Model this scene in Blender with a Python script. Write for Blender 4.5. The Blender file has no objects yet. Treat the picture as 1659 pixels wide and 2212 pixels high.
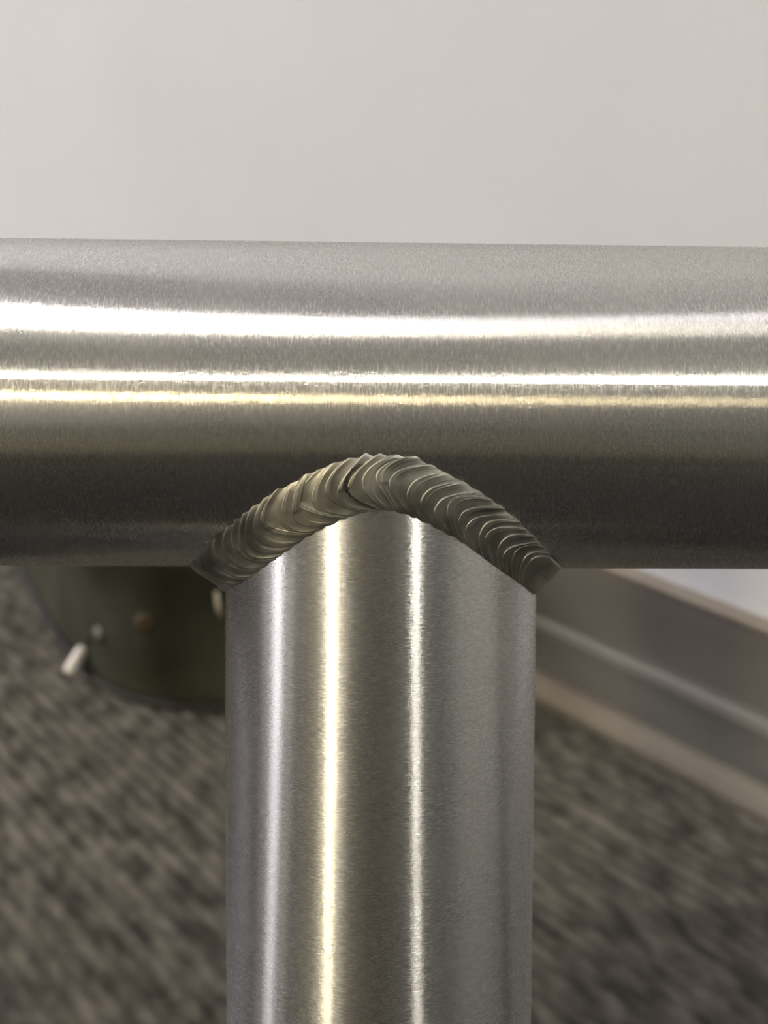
import bpy, bmesh, math, random
from math import sin, cos, pi, sqrt, radians
from mathutils import Vector, Matrix, noise

random.seed(7)
SC = bpy.context.scene
COL = SC.collection

# ------------------------------------------------------------------ camera
F = 1597.0                       # focal length in pixels for a 1659 x 2212 frame
R = 0.024                        # handrail radius
CAM_Z = 0.29
PITCH = radians(30)
cam_d = bpy.data.cameras.new('camera')
cam_d.sensor_fit = 'VERTICAL'
cam_d.sensor_height = 36.0
cam_d.sensor_width = 27.0
cam_d.lens = F / 2212 * 36.0
cam_d.clip_start = 0.002
cam_d.clip_end = 50
cam_d.dof.use_dof = True
cam_d.dof.focus_distance = 0.0965
cam_d.dof.aperture_fstop = cam_d.lens / 1.75
cam = bpy.data.objects.new('camera', cam_d)
COL.objects.link(cam)
cam.location = (0, 0, CAM_Z)
cam.rotation_euler = (pi / 2 - PITCH, 0, 0)
SC.camera = cam

EYE = Vector((0, 0, CAM_Z))
AX, AY, AZ = Vector((1, 0, 0)), Vector((0, sin(PITCH), cos(PITCH))), Vector((0, cos(PITCH), -sin(PITCH)))
def V(x, y, z):
    """right, up, forward as seen from where the photographer stood -> world"""
    return EYE + AX * x + AY * y + AZ * z
def D(x, y, z):
    return (AX * x + AY * y + AZ * z).normalized()
def ray(px, py):
    return AX * ((px - 829.5) / F) - AY * ((py - 1106) / F) + AZ
def on_floor(px, py, z=0.0):
    r = ray(px, py)
    return EYE + r * ((z - CAM_Z) / r.z)

# ------------------------------------------------------------------ world, exposure
w = bpy.data.worlds.new('world')
SC.world = w
w.use_nodes = True
w.node_tree.nodes['Background'].inputs[0].default_value = (0.8, 0.85, 1, 1)
w.node_tree.nodes['Background'].inputs[1].default_value = 0.02
SC.view_settings.view_transform = 'Standard'
SC.view_settings.look = 'None'
SC.view_settings.gamma = 1
SC.view_settings.use_curve_mapping = False
SC.view_settings.exposure = 0.44
SC.cycles.max_bounces = 8
SC.cycles.diffuse_bounces = 4
SC.cycles.glossy_bounces = 4
SC.cycles.sample_clamp_indirect = 6

# the room's lamps: (along the wall, distance from wall, size along, size across, colour, strength)
LAMPS = [
    (3.70, 1.66, 1.10, 0.34, (1.0, 0.94, 0.98), 165),
    (2.45, 1.84, 0.40, 0.10, (1.0, 0.95, 0.88), 60),
    (0.70, 1.32, 0.90, 0.06, (1.0, 0.94, 0.80), 100),
    (-2.70, 1.15, 0.45, 0.12, (1.0, 0.96, 0.84), 150),
    (0.10, 3.50, 0.60, 0.10, (1.0, 0.94, 0.78), 120),
    (-0.30, 5.20, 0.40, 0.09, (1.0, 0.84, 0.50), 1500),
]

# ------------------------------------------------------------------ helpers
def link(o, parent=None):
    COL.objects.link(o)
    if parent is not None:
        o.parent = parent
        o.matrix_parent_inverse = parent.matrix_basis.inverted()
    return o
def obj_from(name, verts, faces, mat, parent=None, smooth=True, uvs=None):
    me = bpy.data.meshes.new(name)
    me.from_pydata([tuple(v) for v in verts], [], faces)
    if uvs:
        l = me.uv_layers.new(name='UVMap')
        for lp in me.loops:
            l.data[lp.index].uv = uvs[lp.vertex_index]
    if smooth:
        me.polygons.foreach_set('use_smooth', [True] * len(me.polygons))
    if mat: me.materials.append(mat)
    me.update()
    return link(bpy.data.objects.new(name, me), parent)
def obj_bm(name, bm, mat, parent=None, smooth=False):
    bmesh.ops.recalc_face_normals(bm, faces=bm.faces)
    me = bpy.data.meshes.new(name)
    bm.to_mesh(me); bm.free()
    if smooth:
        me.polygons.foreach_set('use_smooth', [True] * len(me.polygons))
    me.materials.append(mat)
    return link(bpy.data.objects.new(name, me), parent)
def empty(name, loc):
    o = bpy.data.objects.new(name, None)
    o.empty_display_size = 0.02
    o.location = loc
    link(o)
    return o
def tag(o, label, cat, group=None):
    o['label'] = label; o['category'] = cat
    if group: o['group'] = group
    return o
def struct(o):
    o['kind'] = 'structure'
    return o
def box(bm, c, sx, sy, sz, rot=None, bevel=0):
    m = Matrix.Translation(c) @ (rot.to_4x4() if rot else Matrix()) @ Matrix.Diagonal((sx, sy, sz, 1))
    g = bmesh.ops.create_cube(bm, size=1, matrix=m)
    if bevel:
        es = list({e for v in g['verts'] for e in v.link_edges})
        bmesh.ops.bevel(bm, geom=es, offset=bevel, segments=2, affect='EDGES', profile=0.5)

class Mat:
    def __init__(s, name):
        s.m = bpy.data.materials.new(name); s.m.use_nodes = True
        s.t = s.m.node_tree; s.n = s.t.nodes; s.p = s.n['Principled BSDF']
    def new(s, kind, **kw):
        nd = s.n.new(kind)
        for k, v in kw.items():
            if k.startswith('_'): setattr(nd, k[1:], v)
            else:
                nd.inputs[k.replace('__', ' ')].default_value = v
        return nd
    def l(s, a, b): s.t.links.new(a, b)
    def set(s, **kw):
        for k, v in kw.items(): s.p.inputs[k.replace('__', ' ')].default_value = v
    def ramp(s, fac, stops):
        r = s.n.new('ShaderNodeValToRGB')
        e = r.color_ramp.elements
        while len(e) < len(stops): e.new(0.5)
        for i, (p, c) in enumerate(stops):
            e[i].position = p; e[i].color = (*c, 1) if len(c) == 3 else c
        s.l(fac, r.inputs[0]); return r.outputs[0]

def brushed(name, along, around, col, rough=0.19, bump=0.11):
    """metal ground round the tube: UV in metres, U along the tube, V round it"""
    k = Mat(name)
    uv = k.new('ShaderNodeUVMap', _uv_map='UVMap')
    tan = k.new('ShaderNodeTangent', _direction_type='UV_MAP', _uv_map='UVMap')
    def streak(su, sv, det=3):
        mp = k.new('ShaderNodeMapping'); mp.inputs['Scale'].default_value = (su, sv, 1)
        k.l(uv.outputs[0], mp.inputs[0])
        nz = k.new('ShaderNodeTexNoise'); nz.inputs['Scale'].default_value = 1
        nz.inputs['Detail'].default_value = det; nz.inputs['Roughness'].default_value = 0.6
        k.l(mp.outputs[0], nz.inputs['Vector']); return nz.outputs[0]
    a = streak(along, around, 3)
    b = streak(along * 0.35, around * 2.2, 3)
    c = streak(70, 60, 2)
    ad = k.new('ShaderNodeMath', _operation='ADD'); k.l(a, ad.inputs[0]); k.l(b, ad.inputs[1])
    bp = k.new('ShaderNodeBump'); bp.inputs['Strength'].default_value = 1.0
    bp.inputs['Distance'].default_value = bump * 0.0001
    k.l(ad.outputs[0], bp.inputs['Height'])
    cr = k.ramp(a, [(0.3, [x * 0.93 for x in col]), (0.7, [min(1, x * 1.05) for x in col])])
    # faint hue speckle of a ground surface
    mp = k.new('ShaderNodeMapping'); mp.inputs['Scale'].default_value = (along * 0.6, around * 2.0, 1)
    k.l(uv.outputs[0], mp.inputs[0])
    hz = k.new('ShaderNodeTexNoise'); hz.inputs['Scale'].default_value = 1; hz.inputs['Detail'].default_value = 1
    k.l(mp.outputs[0], hz.inputs['Vector'])
    hm = k.new('ShaderNodeMix', _data_type='RGBA', _blend_type='OVERLAY')
    hm.inputs[0].default_value = 0.16
    k.l(cr, hm.inputs[6]); k.l(hz.outputs[1], hm.inputs[7])
    k.n.remove(k.p)
    def lobe(r, an):
        g = k.n.new('ShaderNodeBsdfAnisotropic'); g.distribution = 'GGX'
        g.inputs['Roughness'].default_value = r; g.inputs['Anisotropy'].default_value = an
        k.l(hm.outputs[2], g.inputs['Color']); k.l(tan.outputs[0], g.inputs['Tangent']); k.l(bp.outputs[0], g.inputs['Normal'])
        return g
    g1, g2, g3 = lobe(rough, -0.90), lobe(0.31, -0.70), lobe(0.42, -0.45)
    # streaks of coarser grinding marks among finer ones
    ms = streak(along * 0.8, around * 0.55, 2)
    sm_ = k.new('ShaderNodeMapRange'); k.l(ms, sm_.inputs[0])
    sm_.inputs['From Min'].default_value = 0.44; sm_.inputs['From Max'].default_value = 0.72
    mx = k.n.new('ShaderNodeMixShader'); k.l(sm_.outputs[0], mx.inputs[0])
    k.l(g1.outputs[0], mx.inputs[1]); k.l(g2.outputs[0], mx.inputs[2])
    mr = k.new('ShaderNodeMapRange'); k.l(c, mr.inputs[0])
    mr.inputs['From Min'].default_value = 0.3; mr.inputs['From Max'].default_value = 0.7
    mr.inputs['To Min'].default_value = 0.20; mr.inputs['To Max'].default_value = 0.30
    m2 = k.n.new('ShaderNodeMixShader'); k.l(mr.outputs[0], m2.inputs[0])
    k.l(mx.outputs[0], m2.inputs[1]); k.l(g3.outputs[0], m2.inputs[2])
    k.l(m2.outputs[0], k.n['Material Output'].inputs['Surface'])
    return k.m

def plain(name, col, rough=0.6, metal=0.0, nscale=0, var=0.2, bump=0, spec=0.5):
    k = Mat(name)
    k.set(Roughness=rough, Metallic=metal)
    k.p.inputs['Specular IOR Level'].default_value = spec
    if nscale:
        tc = k.new('ShaderNodeTexCoord')
        nz = k.new('ShaderNodeTexNoise'); nz.inputs['Scale'].default_value = nscale
        nz.inputs['Detail'].default_value = 5
        k.l(tc.outputs['Object'], nz.inputs['Vector'])
        cr = k.ramp(nz.outputs[0], [(0.3, [x * (1 - var) for x in col]), (0.7, [min(1, x * (1 + var)) for x in col])])
        k.l(cr, k.p.inputs['Base Color'])
        if bump:
            bp = k.new('ShaderNodeBump'); bp.inputs['Distance'].default_value = bump
            bp.inputs['Strength'].default_value = 1
            k.l(nz.outputs[0], bp.inputs['Height']); k.l(bp.outputs[0], k.p.inputs['Normal'])
    else:
        k.p.inputs['Base Color'].default_value = (*col, 1)
    return k.m
def lamp_mat(name, col, strength):
    k = Mat(name)
    k.set(Roughness=0.5)
    k.p.inputs['Base Color'].default_value = (0.8, 0.8, 0.8, 1)
    k.p.inputs['Emission Color'].default_value = (*col, 1)
    k.p.inputs['Emission Strength'].default_value = strength
    return k.m

STEEL = (0.73, 0.723, 0.70)
M_RAIL = brushed('rail_metal', 5500, 1300, STEEL)
M_POST = brushed('post_metal', 6500, 1300, STEEL)
M_WALL = plain('wall_paint', (0.70, 0.717, 0.750), 0.55, nscale=9, var=0.02, bump=0.0006, spec=0.3)
M_CEIL = plain('ceiling_paint', (0.86, 0.85, 0.83), 0.9, nscale=6, var=0.02)
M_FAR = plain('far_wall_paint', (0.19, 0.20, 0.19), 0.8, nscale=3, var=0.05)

# ------------------------------------------------------------------ room
U = Vector((-0.763, 0.646, 0)).normalized()      # along the wall behind the rail
N = Vector((0.646, 0.763, 0)).normalized()       # towards that wall
WALL = 0.303
CEIL = 2.60
def rp(u, e, z=0.0):
    """u along the wall, e out from the wall into the room, z height"""
    return U * u + N * (WALL - e) + Vector((0, 0, z))
def slab(name, pts, thick_dir, mat):
    vs = [Vector(p) for p in pts] + [Vector(p) + thick_dir for p in pts]
    n = len(pts)
    fs = [tuple(range(n)), tuple(range(2 * n - 1, n - 1, -1))] + [(i, i + n, (i + 1) % n + n, (i + 1) % n) for i in range(n)]
    return struct(obj_from(name, vs, fs, mat, smooth=False))
UL, UR, EB = 6.5, -5.5, 7.5
UP = Vector((0, 0, 1))
slab('wall_back', [rp(UR, 0, 0), rp(UL, 0, 0), rp(UL, 0, CEIL), rp(UR, 0, CEIL)], N * 0.1, M_WALL)
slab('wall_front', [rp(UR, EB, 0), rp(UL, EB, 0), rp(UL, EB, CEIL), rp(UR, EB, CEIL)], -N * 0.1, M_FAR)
slab('wall_left', [rp(UL, 0, 0), rp(UL, EB, 0), rp(UL, EB, CEIL), rp(UL, 0, CEIL)], U * 0.1, M_WALL)
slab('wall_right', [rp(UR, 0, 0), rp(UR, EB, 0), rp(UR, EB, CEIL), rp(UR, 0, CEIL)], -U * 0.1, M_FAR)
slab('ceiling', [rp(UR, 0, CEIL), rp(UL, 0, CEIL), rp(UL, EB, CEIL), rp(UR, EB, CEIL)], UP * 0.1, M_CEIL)

# carpet: mottled brown grey, ribs run along the wall
def carpet_mat():
    k = Mat('ribbed_carpet')
    tc = k.new('ShaderNodeTexCoord')
    mp = k.new('ShaderNodeMapping')
    ang = math.atan2(U.y, U.x)
    vr = k.new('ShaderNodeVectorRotate', _rotation_type='Z_AXIS')
    vr.inputs['Angle'].default_value = -ang
    k.l(tc.outputs['Object'], vr.inputs['Vector'])
    mp.inputs['Scale'].default_value = (68, 115, 1)
    k.l(vr.outputs[0], mp.inputs[0])
    nz = k.new('ShaderNodeTexNoise'); nz.inputs['Scale'].default_value = 1; nz.inputs['Detail'].default_value = 2
    k.l(mp.outputs[0], nz.inputs['Vector'])
    cr = k.ramp(nz.outputs[0], [(0.32, (0.040, 0.037, 0.031)), (0.50, (0.082, 0.076, 0.064)), (0.68, (0.132, 0.122, 0.103))])
    k.l(cr, k.p.inputs['Base Color'])
    k.set(Roughness=0.95); k.p.inputs['Specular IOR Level'].default_value = 0.1
    return k.m
M_CARPET = carpet_mat()
floor = slab('floor', [rp(UR, 0, 0), rp(UL, 0, 0), rp(UL, EB, 0), rp(UR, EB, 0)], UP * -0.1, M_CARPET)

def pile(u0, u1, e0, e1, du, de, name):
    nu, ne = int((u1 - u0) / du), int((e1 - e0) / de)
    rib = 0.0062
    vs, fs = [], []
    for i in range(nu + 1):
        for j in range(ne + 1):
            u, e = u0 + du * i, e0 + de * j
            row = math.floor(e / rib)
            a = (e / rib - row)
            lift = abs(sin(pi * a)) ** 0.7
            loop = 0.62 + 0.38 * noise.noise(Vector((u * 110, row * 3.7, 0.3)))
            h = 0.0005 + 0.0038 * lift * max(0.12, loop)
            p = rp(u, e, h); vs.append(p)
    for i in range(nu):
        for j in range(ne):
            a = i * (ne + 1) + j
            fs.append((a, a + 1, a + ne + 2, a + ne + 1))
    o = obj_from(name, vs, fs, M_CARPET, floor)
    o['kind'] = 'stuff'
    return o
pile(-0.62, 0.95, 0.004, 0.56, 0.0032, 0.00155, 'carpet_pile')

# baseboard: stepped profile running down the wall
M_BASE_UP = plain('baseboard_grey', (0.13, 0.123, 0.108), 0.5, nscale=14, var=0.12)
M_BASE_LOW = plain('baseboard_lower_grey', (0.14, 0.136, 0.124), 0.5, nscale=16, var=0.16)
M_EDGE = plain('baseboard_edge', (0.24, 0.21, 0.17), 0.5, nscale=30, var=0.1)
M_LEDGE = plain('baseboard_ledge', (0.145, 0.139, 0.126), 0.5, nscale=30, var=0.1)
M_SHOE = plain('shoe_moulding', (0.17, 0.15, 0.12), 0.6, nscale=22, var=0.16)
def run(name, prof, mat, parent=None):
    vs, fs = [], []
    n = len(prof)
    for u in (UR + 0.02, UL - 0.02):
        for e, z in prof: vs.append(rp(u, e, z))
    fs = [(i, (i + 1) % n, (i + 1) % n + n, i + n) for i in range(n)] + [tuple(range(n)), tuple(range(2 * n - 1, n - 1, -1))]
    return obj_from(name, vs, fs, mat, parent, smooth=False)
bb = struct(run('baseboard_back', [(0.0, 0.0), (0.0, 0.086), (0.0068, 0.086), (0.0068, 0.078), (0.0062, 0.066), (0.006, 0.052), (0.006, 0.044), (0.0125, 0.043), (0.0125, 0)], M_BASE_UP))
run('top_edge', [(0.0, 0.0858), (0.0, 0.0888), (0.0065, 0.0888), (0.0078, 0.0880), (0.0078, 0.0862), (0.0068, 0.0858)], M_EDGE, bb)
run('ledge', [(0.006, 0.0435), (0.006, 0.045), (0.0115, 0.046), (0.0145, 0.044), (0.0155, 0.040), (0.0125, 0.039)], M_LEDGE, bb)
run('lower_face', [(0.0125, 0.041), (0.0145, 0.040), (0.0140, 0.030), (0.0145, 0.010), (0.0145, 0.0), (0.0125, 0.0)], M_BASE_LOW, bb)
run('shoe_moulding', [(0.0140, 0.013), (0.018, 0.0125), (0.022, 0.010), (0.025, 0.006), (0.0255, 0.0), (0.0140, 0.0)], M_SHOE, bb)

# glazed door at the far left of the room, daylight behind it
dr = struct(empty('window_1', rp(5.2, EB, 0)))
bm = bmesh.new()
rw = Matrix.Rotation(math.atan2(U.y, U.x), 3, 'Z')
for uu, zz, a_, b_ in ((4.35, 1.05, 0.08, 2.1), (6.05, 1.05, 0.08, 2.1), (5.2, 1.05, 0.06, 2.1)):
    box(bm, rp(uu, EB - 0.03, zz), a_, 0.06, b_, rw)
for zz in (0.04, 2.06): box(bm, rp(5.2, EB - 0.03, zz), 1.78, 0.06, 0.08, rw)
obj_bm('frame', bm, plain('door_frame', (0.25, 0.25, 0.25), 0.5), dr)
for uu in (4.78, 5.62):
    bm = bmesh.new(); box(bm, rp(uu, EB - 0.02, 1.05), 0.78, 0.01, 1.94, rw)
    obj_bm('pane', bm, lamp_mat('daylit_pane', (1.0, 0.93, 0.99), 6.5), dr)

# ------------------------------------------------------------------ ceiling lamps
M_FRAME = plain('lamp_frame', (0.6, 0.6, 0.58), 0.5)
LAMP_LABEL = [
    'wide cool white ceiling panel farthest along the wall to the left',
    'wide white ceiling panel second along the left of the room',
    'slim warm ceiling batten nearest above the handrail',
    'short bright ceiling lamp off to the right near the wall',
    'warm ceiling lamp in the middle of the room behind the camera',
    'large amber ceiling lamp deepest in the room behind the camera',
]
for i, (u, e, su, se, col, st) in enumerate(LAMPS):
    rot = Matrix.Rotation(math.atan2(U.y, U.x), 3, 'Z')
    t = empty('ceiling_light', rp(u, e, CEIL))
    tag(t, LAMP_LABEL[i], 'ceiling light', 'ceiling lights')
    bm = bmesh.new()
    fw = 0.03
    c = rp(u, e, CEIL - 0.025)
    for s in (-1, 1):
        box(bm, c + N * s * (se / 2 + fw / 2), su + 2 * fw, fw, 0.05, rot)
        box(bm, c + U * s * (su / 2 + fw / 2), fw, se, 0.05, rot)
    obj_bm('frame', bm, M_FRAME, t)
    bm = bmesh.new()
    box(bm, rp(u, e, CEIL - 0.02), su, se, 0.02, rot)
    obj_bm('diffuser', bm, lamp_mat('lamp_glow_' + str(i), col, st), t)

# ------------------------------------------------------------------ welded handrail
rail_c = V(0, 0.65 * R, 4.70 * R)
rail_d = D(1, -0.0061, 0.0155)
post_c = V(-0.018 * R, 0.65 * R, 4.805 * R)
post_d = D(-0.004, -1, 0.0412)
RP = 1.0 * R
# orthonormal frames
def frame(d, ref):
    a = (ref - d * ref.dot(d)).normalized()
    return a, d.cross(a)
rail_front, rail_side = frame(rail_d, -AZ)       # front faces the viewer
post_front, _ = frame(post_d, -AZ)
post_right, _ = frame(post_d, AX)

handrail = empty('welded_handrail', Vector((post_c + post_d * ((0 - post_c.z) / post_d.z))))
tag(handrail, 'brushed metal handrail tube welded on top of an upright tube post, in sharp focus', 'handrail')

def tube(name, c, d, a, b, r, x0, x1, mat, parent, nseg=192, nlen=2, thick=0.0022):
    vs, fs, uv = [], [], []
    def ring(x, rr):
        i0 = len(vs)
        for k in range(nseg + 1):
            t = 2 * pi * k / nseg
            vs.append(c + d * x + (a * cos(t) + b * sin(t)) * rr); uv.append((x, t * r))
        return i0
    xs = [x0 + (x1 - x0) * i / nlen for i in range(nlen + 1)]
    rings = [ring(x, r) for x in xs]
    inner = [ring(x, r - thick) for x in reversed(xs)]
    seq = rings + inner + [rings[0]]
    # separate rim rings keep the end faces crisp
    for i in range(len(seq) - 1):
        A, B = seq[i], seq[i + 1]
        for k in range(nseg):
            fs.append((A + k, A + k + 1, B + k + 1, B + k))
    o = obj_from(name, vs, fs, mat, parent, True, uv)
    return o
# rail: long way to the left, its right end meets the wall
rail = tube('rail', rail_c, rail_d, rail_front, rail_side, R, -0.62, 0.306, M_RAIL, handrail, nlen=8)
m = rail.modifiers.new('edges', 'EDGE_SPLIT'); m.split_angle = radians(40)

def joint(phi):
    """point where the post's generator line meets the rail's skin"""
    nrm = post_front * cos(phi) + post_right * sin(phi)
    o = post_c + nrm * RP
    w_ = o - rail_c
    dp = post_d - rail_d * post_d.dot(rail_d)
    wp = w_ - rail_d * w_.dot(rail_d)
    A = dp.dot(dp); B = 2 * dp.dot(wp); Cc = wp.dot(wp) - R * R
    disc = max(0.0, B * B - 4 * A * Cc)
    t = (-B + sqrt(disc)) / (2 * A)
    p = o + post_d * t
    rr = p - rail_c; rr -= rail_d * rr.dot(rail_d)
    return p, rr.normalized(), nrm, t
# post, coped to the rail on top and cut level with the floor below
vs, fs, uv = [], [], []
NS, NL = 240, 12
for j in range(NL + 1):
    for k in range(NS + 1):
        phi = pi + 2 * pi * k / NS
        p, _, nrm, t = joint(phi)
        o = post_c + nrm * RP
        tb = (0.0112 - o.z) / post_d.z
        f = (j / NL)
        tt = (t - 0.0004) + (tb - t + 0.0004) * f
        q = o + post_d * tt
        vs.append(q); uv.append((tt, phi * RP))
for j in range(NL):
    for k in range(NS):
        a = j * (NS + 1) + k
        fs.append((a, a + NS + 1, a + NS + 2, a + 1))
post = obj_from('post', vs, fs, M_POST, handrail, True, uv)
sm = post.modifiers.new('wall', 'SOLIDIFY'); sm.thickness = 0.002; sm.offset = -1
m = post.modifiers.new('edges', 'EDGE_SPLIT'); m.split_angle = radians(40)
# flat foot cap closing the tube where it stands on the carpet
# ---- weld bead
def weld_mat():
    k = Mat('weld_metal')
    tc = k.new('ShaderNodeTexCoord')
    nz = k.new('ShaderNodeTexNoise'); nz.inputs['Scale'].default_value = 900; nz.inputs['Detail'].default_value = 5
    k.l(tc.outputs['Object'], nz.inputs['Vector'])
    n2 = k.new('ShaderNodeTexNoise'); n2.inputs['Scale'].default_value = 260; n2.inputs['Detail'].default_value = 3
    k.l(tc.outputs['Object'], n2.inputs['Vector'])
    k.l(k.ramp(n2.outputs[0], [(0.3, (0.34, 0.33, 0.295)), (0.7, (0.60, 0.585, 0.53))]), k.p.inputs['Base Color'])
    mr = k.new('ShaderNodeMapRange'); k.l(n2.outputs[0], mr.inputs[0])
    mr.inputs['To Min'].default_value = 0.30; mr.inputs['To Max'].default_value = 0.52
    k.l(mr.outputs[0], k.p.inputs['Roughness'])
    bp = k.new('ShaderNodeBump'); bp.inputs['Distance'].default_value = 0.00005; bp.inputs['Strength'].default_value = 1
    k.l(nz.outputs[0], bp.inputs['Height']); k.l(bp.outputs[0], k.p.inputs['Normal'])
    k.set(Metallic=1.0)
    return k.m
M_WELD = weld_mat()
M_PIT = plain('weld_pit', (0.02, 0.017, 0.014), 0.8, nscale=800, var=0.4)

# arc length table for the joint curve, phi from -180 (back) over 0 (front) to +180
NT = 1440
tab = []
acc = 0; prev = None
for i in range(NT + 1):
    phi = -pi + 2 * pi * i / NT
    p, nr, npn, _ = joint(phi)
    if prev is not None: acc += (p - prev).length
    prev = p
    tab.append((acc, phi))
ZERO = tab[NT // 2][0]
TOT = tab[-1][0]
def phi_at(s):
    """s measured along the seam from the front centre, + to the right"""
    s += ZERO
    s = max(0.0, min(TOT, s))
    lo, hi = 0, NT
    while hi - lo > 1:
        m_ = (lo + hi) // 2
        if tab[m_][0] <= s: lo = m_
        else: hi = m_
    a, b = tab[lo], tab[hi]
    f = (s - a[0]) / max(1e-9, b[0] - a[0])
    return a[1] + (b[1] - a[1]) * f
cache = {}
def seam(s):
    key = round(s * 2e5)
    if key in cache: return cache[key]
    phi = phi_at(s)
    p, nr, npn, _ = joint(phi)
    T = nr.cross(npn)
    if T.length < 0.05:
        T = rail_d.copy()
    T.normalize()
    if T.dot(joint(phi + 0.004)[0] - joint(phi - 0.004)[0]) < 0: T = -T
    dr = T.cross(nr).normalized()
    if dr.dot(post_d) > 0: dr = -dr            # away from the post, up over the rail
    # on the flanks that test is weak: leave the post's axis instead
    ax = p - post_c; ax -= post_d * ax.dot(post_d)
    if abs(dr.dot(post_d)) < 0.35 and dr.dot(ax) < 0: dr = -dr
    dp = T.cross(npn).normalized()
    if dp.dot(post_d) < 0: dp = -dp
    cache[key] = (p, nr, npn, dr, dp)
    return cache[key]
def wr(s):  # leg on the rail side
    x = s / R
    return R * (0.126 + (0.065 if x < 0 else 0.02) * min(1.0, abs(x) / 0.9) + 0.012 * noise.noise(Vector((s * 160, 1.3, 0))))
def wp_(s):
    return R * (0.152 + 0.014 * noise.noise(Vector((s * 140, 7.3, 0))))
def bead_point(s, t, crown, k=1.0, lift=0.0):
    """t -1 on the rail ... +1 on the post"""
    p, nr, npn, dr, dp = seam(s)
    a = p + dr * wr(s) * k
    a = a - ((a - rail_c) - rail_d * (a - rail_c).dot(rail_d)) + ((a - rail_c) - rail_d * (a - rail_c).dot(rail_d)).normalized() * (R - 0.00004)
    b = p + dp * wp_(s) * k
    ob = (b - post_c) - post_d * (b - post_c).dot(post_d)
    b = b - ob + ob.normalized() * (RP - 0.00004)
    n = (nr + npn).normalized()
    mid = p * 0.4 + (a + b) * 0.3
    f = (t + 1) / 2
    q = a * (1 - f) ** 2 + mid * 2 * f * (1 - f) + b * f * f
    e = max(0.0, 1 - t * t)
    return q + n * (crown * e ** 0.75 + lift * min(1.0, e * 3.0))
# core under the ripples
vs, fs = [], []
NC, MT = 420, 14
for i in range(NC):
    s = -ZERO + TOT * i / NC
    for j in range(MT + 1):
        vs.append(bead_point(s, -1 + 2 * j / MT, 0.0002, 0.95))
for i in range(NC):
    for j in range(MT):
        a = i * (MT + 1) + j; b = ((i + 1) % NC) * (MT + 1) + j
        fs.append((a, b, b + 1, a + 1))
bead = obj_from('weld_bead', vs, fs, M_WELD, handrail)

BOW = 0.150 * R
def ripple(s0, s1, s2, amp, crown, fine, bow=1.0, jag=0.0, top=0.0, tuck=1.0):
    """one frozen puddle: its lip at s0 (bowed to the left), its body running under the next lip"""
    nt = 40 if fine else 12
    ls = [0, 0.0, 0.012, 0.03, 0.05, 0.08, 0.11, 0.15, 0.19] + [0.23 + 0.045 * i for i in range(18)] + [1.1, 1.4, 1.7] if fine else [0, 0.0, 0.08, 0.3, 0.65, 1.1]
    vs, fs = [], []
    L = s1 - s0
    ph = random.random() * 50
    sub = random.uniform(0.35, 0.65)
    asym = random.uniform(-0.30, 0.25)
    tilt = random.uniform(-0.25, 0.25)
    for i, q in enumerate(ls):
        for j in range(nt + 1):
            t = -1 + 2 * j / nt
            tt = t + asym * (1 - t * t)
            bw = BOW * bow * (1 - abs(tt) ** 2.1)
            s = s0 + (L * q if q < 1.5 else L + 0.10 * R) - bw
            s += min(L, 0.08 * R) * 0.10 * noise.noise(Vector((t * 1.7, ph, 0)))
            if jag and i < 5: s += jag * noise.noise(Vector((t * 14, ph, 3)))
            rise = min(1.0, q * L / (0.16 * 0.07 * R))
            h = amp * (sqrt(max(0, 1 - (1 - rise) ** 2)) - 0.0) * (max(-0.05, 0.55 * (1 - q)) + 0.45 * math.exp(-q / 0.10))
            # faint second freezing line
            h *= 1 + tilt * t + 0.2 * noise.noise(Vector((t * 2.2, ph, 9)))
            h += amp * 0.13 * math.exp(-((q - sub) / 0.05) ** 2)
            if q < 1.05: h += amp * 0.022 * sin(2 * pi * q * 4.3 + ph)
            if i == 0: h = -amp * 0.3 - 0.00008
            kk = 1.0 + 0.05 * math.exp(-((q - 0.35) / 0.35) ** 2) + top * math.exp(-((q - 0.4) / 0.3) ** 2) * (t < 0)
            vs.append(bead_point(s, t, crown, kk, h))
    W = nt + 1
    for i in range(len(ls) - 1):
        for j in range(nt):
            a = i * W + j
            fs.append((a, a + W, a + W + 1, a + 1))
    return obj_from('weld_ripple', vs, fs, M_WELD, bead)
# ripple lips along the seam
s = -0.60 * TOT / 1.2
lips = []
s = -ZERO
while s < ZERO * 0.995:
    x = s / R
    if 1.13 < x < 1.25:
        lips.append(s)
        s = R * 1.72
    elif -1.75 < x < 1.2:
        step = random.uniform(0.050, 0.090) if x < 0 else random.uniform(0.060, 0.105)
        if x > 0.80: step = random.uniform(0.060, 0.080)
        lips.append(s)
        s += R * step
    else:
        lips.append(s)
        s += R * 0.13
END = 1.52 * R
for i in range(len(lips) - 1):
    s0, s1 = lips[i], lips[i + 1]
    x = s0 / R
    fine = -2.0 < x < 1.9
    if x < -1.0: amp = 0.00011 * random.uniform(0.5, 1.3)
    elif x < 0: amp = 0.00015 * random.uniform(0.6, 1.3)
    else: amp = 0.00019 * random.uniform(0.7, 1.3)
    crown = 0.00062 + (0.00018 if x > 0.3 else 0)
    top = random.uniform(-0.03, 0.06)
    if -0.10 < x < 0.02 or 0.10 < x < 0.2: top = random.uniform(0.03, 0.13)
    ripple(s0, s1, None, amp, crown, fine, random.uniform(0.86, 1.12), 0, top)

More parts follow.
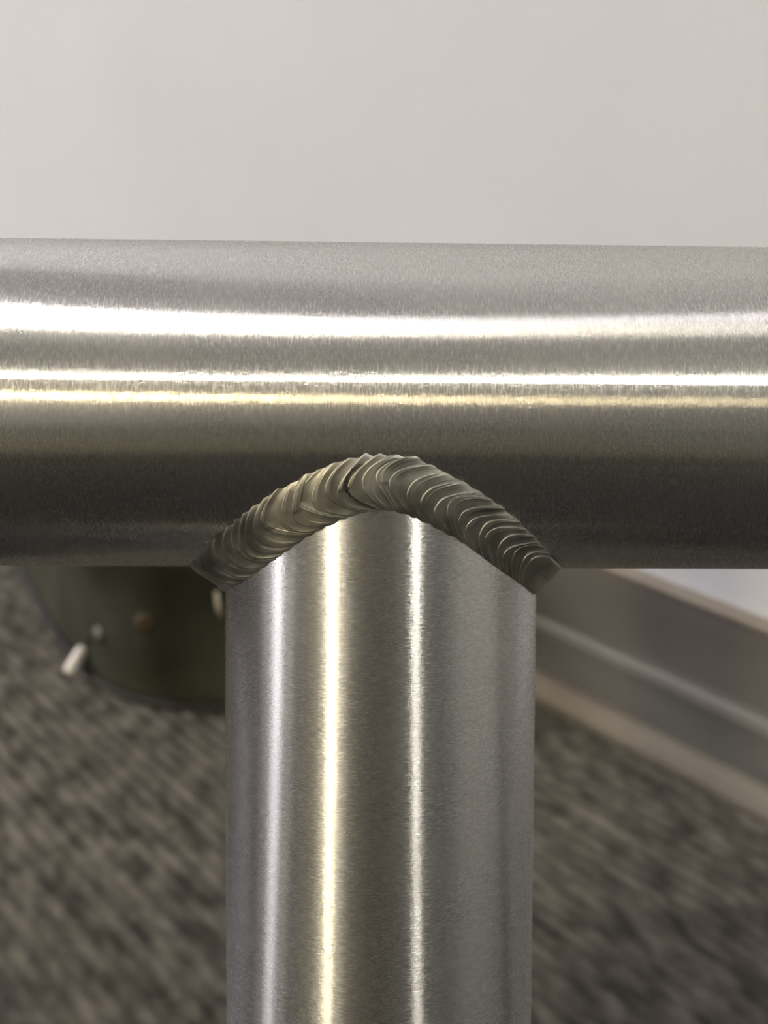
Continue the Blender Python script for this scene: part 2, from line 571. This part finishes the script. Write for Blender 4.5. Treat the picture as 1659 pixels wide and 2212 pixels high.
# added black mat under the post, unseen; gives the metal something dark to reflect
M_ADDED_MAT = plain('added_mat_black', (0.012, 0.011, 0.011), 0.75, nscale=60, var=0.3, bump=0.0004, spec=0.2)
bm = bmesh.new()
MU0, MU1, ME0, ME1, MT_ = -1.60, 1.00, 0.290, 2.0, 0.005
mrot = Matrix.Rotation(math.atan2(U.y, U.x), 3, 'Z')
mc = rp((MU0 + MU1) / 2, (ME0 + ME1) / 2, 0.0042 + MT_ / 2)
box(bm, mc, MU1 - MU0, ME1 - ME0, MT_, mrot, 0.0015)
mat_o = tag(empty('added_dark_mat', Vector((mc.x, mc.y, 0.004))), 'added black ribbed mat out of view, a dark reflection for the metal', 'mat')
obj_bm('sheet', bm, M_ADDED_MAT, mat_o)
bm = bmesh.new()
for i in range(60):
    e = ME0 + 0.02 + (ME1 - ME0 - 0.04) * i / 59
    box(bm, rp((MU0 + MU1) / 2, e, 0.0042 + MT_ + 0.0006), MU1 - MU0 - 0.03, 0.006, 0.0016, mrot)
g = obj_bm('grooved_ribs', bm, M_ADDED_MAT, mat_o); g['kind'] = 'stuff'

# ragged dark start of the second run, just left of the top of the seam
def pit_line(s0, nm):
    vs, fs = [], []
    n_ = 70
    for j in range(n_ + 1):
        t = -0.80 + 1.72 * j / n_
        b = BOW * 1.05 * (1 - abs(t) ** 2.1)
        s = s0 - b + 0.00010 * noise.noise(Vector((t * 9, 4.4, 1)))
        wd = 0.00009 + 0.00026 * max(0.0, noise.noise(Vector((t * 13, 9.1, 2))) + 0.35)
        for sg, lf in ((-1.0, -0.00005), (-0.4, 0.00042), (0.5, 0.00042), (1.0, -0.00005)):
            off = sg * wd + 0.00005 * noise.noise(Vector((t * 60, sg * 3, 5)))
            vs.append(bead_point(s + off, t, 0.00075, 1.0, lf))
    for j in range(n_):
        for k in range(3):
            a = j * 4 + k
            fs.append((a, a + 4, a + 5, a + 1))
    o = obj_from(nm, vs, fs, M_PIT, bead)
    o['label'] = 'ragged dark crack line across the bead'
    return o
START = min(lips, key=lambda v: abs(v + 0.03 * R))
pit_line(START - 0.00004, 'weld_crack')

# added black case, unseen below the view, to darken the rail's reflection
M_ADDED_CASE = plain('added_case_black', (0.016, 0.015, 0.016), 0.6, nscale=300, var=0.2, bump=0.0001, spec=0.3)
M_LATCH = plain('latch_metal', (0.30, 0.30, 0.30), 0.4, 0.8)
case = tag(empty('added_dark_case', Vector((0.19, -0.17, 0.0105))), 'added black case out of view beside the post, darkening reflections in the rail', 'tool case')
bm = bmesh.new(); box(bm, Vector((0.19, -0.17, 0.0105 + 0.036)), 0.31, 0.45, 0.072, None, 0.006)
obj_bm('case_body', bm, M_ADDED_CASE, case)
bm = bmesh.new(); box(bm, Vector((0.19, -0.17, 0.0105 + 0.097)), 0.314, 0.454, 0.046, None, 0.010)
for k in range(4): box(bm, Vector((0.09 + 0.066 * k, -0.17, 0.0105 + 0.120)), 0.02, 0.36, 0.004, None, 0.001)
obj_bm('lid', bm, M_ADDED_CASE, case)
for yy in (-0.32, -0.02):
    bm = bmesh.new(); box(bm, Vector((0.032, yy, 0.0105 + 0.072)), 0.006, 0.035, 0.030, None, 0.001)
    obj_bm('latch', bm, M_LATCH, case)
bm = bmesh.new()
for yy in (-0.23, -0.11): box(bm, Vector((0.026, yy, 0.0105 + 0.050)), 0.022, 0.012, 0.012, None, 0.002)
box(bm, Vector((0.012, -0.17, 0.0105 + 0.050)), 0.014, 0.132, 0.014, None, 0.003)
obj_bm('handle', bm, M_ADDED_CASE, case)

# ------------------------------------------------------------------ green canvas bag on the carpet
M_CANVAS = plain('green_canvas', (0.040, 0.042, 0.029), 0.9, nscale=22, var=0.35, bump=0.0008, spec=0.15)
M_CANVAS2 = plain('green_canvas_pocket', (0.072, 0.078, 0.052), 0.9, nscale=26, var=0.3, bump=0.0008, spec=0.15)
M_TRIM = plain('dark_binding', (0.014, 0.011, 0.009), 0.8, nscale=60, var=0.3)
M_WHITE = plain('white_toggle', (0.72, 0.68, 0.62), 0.5, nscale=90, var=0.06)
M_CREAM = plain('cream_tab', (0.48, 0.44, 0.34), 0.6, nscale=90, var=0.06)
M_SNAP = plain('dull_snap', (0.16, 0.18, 0.16), 0.45, 0.6, nscale=200, var=0.15)
M_LEATHER = plain('brown_leather', (0.055, 0.036, 0.014), 0.7, nscale=200, var=0.3)

outline = [(8, 1150), (40, 1215), (82, 1290), (122, 1362), (168, 1428), (235, 1490), (330, 1520), (420, 1525), (520, 1530), (640, 1510), (760, 1450), (800, 1380)]
foot = [on_floor(x, y, 0.004) for x, y in outline]
def ue(p):
    q = p - N * WALL
    return p.dot(U), WALL - p.dot(N)
us = [ue(p)[0] for p in foot]
back = []
u_hi, u_lo = ue(foot[0])[0], ue(foot[-1])[0]
for i in range(7):
    f = i / 6
    back.append(rp(u_lo + (u_hi - u_lo) * f, 0.040 + 0.004 * sin(f * 9), 0.004))
loop = foot + back
def resample(lp, n):
    pts = lp + [lp[0]]
    ds = [0]
    for a, b in zip(pts, pts[1:]): ds.append(ds[-1] + (b - a).length)
    out = []
    for k in range(n):
        d = ds[-1] * k / n
        i = max(j for j in range(len(ds) - 1) if ds[j] <= d)
        out.append(pts[i].lerp(pts[i + 1], (d - ds[i]) / max(1e-9, ds[i + 1] - ds[i])))
    for _ in range(3):
        out = [(out[i - 1] + out[i] * 2 + out[(i + 1) % n]) / 4 for i in range(n)]
    return out
ring0 = resample(loop, 96)
cen = sum(ring0, Vector()) / 96
cen_top = rp(ue(cen)[0], 0.075, 0)
levels = 26
H = 0.165
bag = empty('canvas_bag', Vector((cen.x, cen.y, 0)))
tag(bag, 'dark green canvas bag slumped on the carpet against the wall, blurred behind the rail', 'bag')
vs, fs = [], []
for l in range(levels):
    f = l / (levels - 1)
    ang = f * pi / 2
    k = cos(ang) ** 0.42 if f < 1 else 0.02
    k = max(k, 0.02)
    z = 0.003 + H * sin(ang) ** 1.15
    for i, p in enumerate(ring0):
        c = cen.lerp(cen_top, f)
        q = c + (Vector((p.x, p.y, 0)) - Vector((cen.x, cen.y, 0))) * k
        d = (Vector((p.x, p.y, 0)) - Vector((cen.x, cen.y, 0))).normalized()
        nn = noise.noise(Vector((p.x * 16, p.y * 16, z * 22))) * 0.010 + noise.noise(Vector((p.x * 45, p.y * 45, z * 30))) * 0.004
        q = q + d * nn * min(1, f * 6) * k
        vs.append(Vector((q.x, q.y, z + nn * 0.5 * f)))
n = 96
for l in range(levels - 1):
    for i in range(n):
        a, b = l * n + i, l * n + (i + 1) % n
        fs.append((a, b, b + n, a + n))
fs.append(tuple(range(n - 1, -1, -1)))
fs.append(tuple(range((levels - 1) * n, levels * n)))
body = obj_from('body', vs, fs, M_CANVAS, bag)
body_v = vs
def on_bag(px, py):
    """point of the bag's skin seen at a pixel, with its normal"""
    from mathutils.bvhtree import BVHTree
    global _bvh
    try: _bvh
    except NameError: _bvh = BVHTree.FromPolygons([tuple(v) for v in body_v], fs)
    r = ray(px, py).normalized()
    loc, nr, _, _ = _bvh.ray_cast(EYE, r)
    if loc is None: return None, None
    if nr.dot(r) > 0: nr = -nr
    return loc, nr
def sweep(name, pts, r, mat, parent, seg=10):
    vs, fs = [], []
    for i, p in enumerate(pts):
        d = (pts[min(i + 1, len(pts) - 1)] - pts[max(i - 1, 0)]).normalized()
        a = d.orthogonal().normalized() if abs(d.z) > 0.9 else d.cross(UP).normalized()
        b = d.cross(a)
        rr = r[i] if isinstance(r, (list, tuple)) else r
        for k in range(seg):
            t = 2 * pi * k / seg
            vs.append(p + (a * cos(t) + b * sin(t)) * rr)
    for i in range(len(pts) - 1):
        for k in range(seg):
            fs.append((i * seg + k, i * seg + (k + 1) % seg, (i + 1) * seg + (k + 1) % seg, (i + 1) * seg + k))
    fs.append(tuple(range(seg - 1, -1, -1))); fs.append(tuple(range((len(pts) - 1) * seg, len(pts) * seg)))
    return obj_from(name, vs, fs, mat, parent)
# binding round the foot of the bag
bind = []
for i in range(-2, 60):
    p = ring0[i % n]
    d = (Vector((p.x, p.y, 0)) - Vector((cen.x, cen.y, 0))).normalized()
    bind.append(Vector((p.x, p.y, 0.0045)) + d * 0.001)
sweep('binding', bind, 0.0026, M_TRIM, bag)
# round snap, leather patch
def disc(name, px, py, r, h, mat):
    loc, nr = on_bag(px, py)
    if loc is None: return None
    prof = [(0.0, h), (0.55, h), (0.8, h * 0.8), (0.95, h * 0.4), (1.0, -0.001)]
    a = nr.orthogonal().normalized(); b = nr.cross(a)
    vs, fs = [], []
    for rr, hh in prof[1:]:
        for k in range(20):
            t = 2 * pi * k / 20
            vs.append(loc + (a * cos(t) + b * sin(t)) * r * rr + nr * hh)
    for i in range(len(prof) - 2):
        for k in range(20):
            fs.append((i * 20 + k, (i + 1) * 20 + k, (i + 1) * 20 + (k + 1) % 20, i * 20 + (k + 1) % 20))
    fs.append(tuple(range(20)))
    return obj_from(name, vs, fs, mat, bag)
o = disc('snap_button', 213, 1370, 0.0042, 0.0016, M_SNAP)
if o: o['label'] = 'dull grey snap button'
o = disc('leather_patch', 314, 1346, 0.0052, 0.0012, M_LEATHER)
if o: o['label'] = 'round brown leather patch'
# white cord end hanging at the bag's lower left edge
a = on_floor(182, 1398, 0.016); b = on_floor(148, 1455, 0.009)
pts = [a.lerp(b, f) for f in (0, 0.06, 0.2, 0.5, 0.8, 0.94, 1)]
o = sweep('cord_end', pts, [0.0022, 0.0031, 0.0035, 0.0036, 0.0038, 0.0034, 0.0024], M_WHITE, bag, 14)
o['label'] = 'white cord end'
loc, nr = on_bag(210, 1374)
if loc is not None:
    sweep('cord', [loc + nr * 0.001, loc.lerp(a, 0.5) + Vector((0, 0, 0.003)), a], 0.0012, M_TRIM, bag, 8)
loc, nr = on_bag(470, 1272)
if loc is not None:
    l2, n2_ = on_bag(482, 1330)
    o = sweep('cream_tab', [loc + nr * 0.002, loc.lerp(l2, 0.5) + nr * 0.004, l2 + n2_ * 0.002], [0.0012, 0.0017, 0.0010], M_CREAM, bag, 12)
    o['label'] = 'cream pull tab'
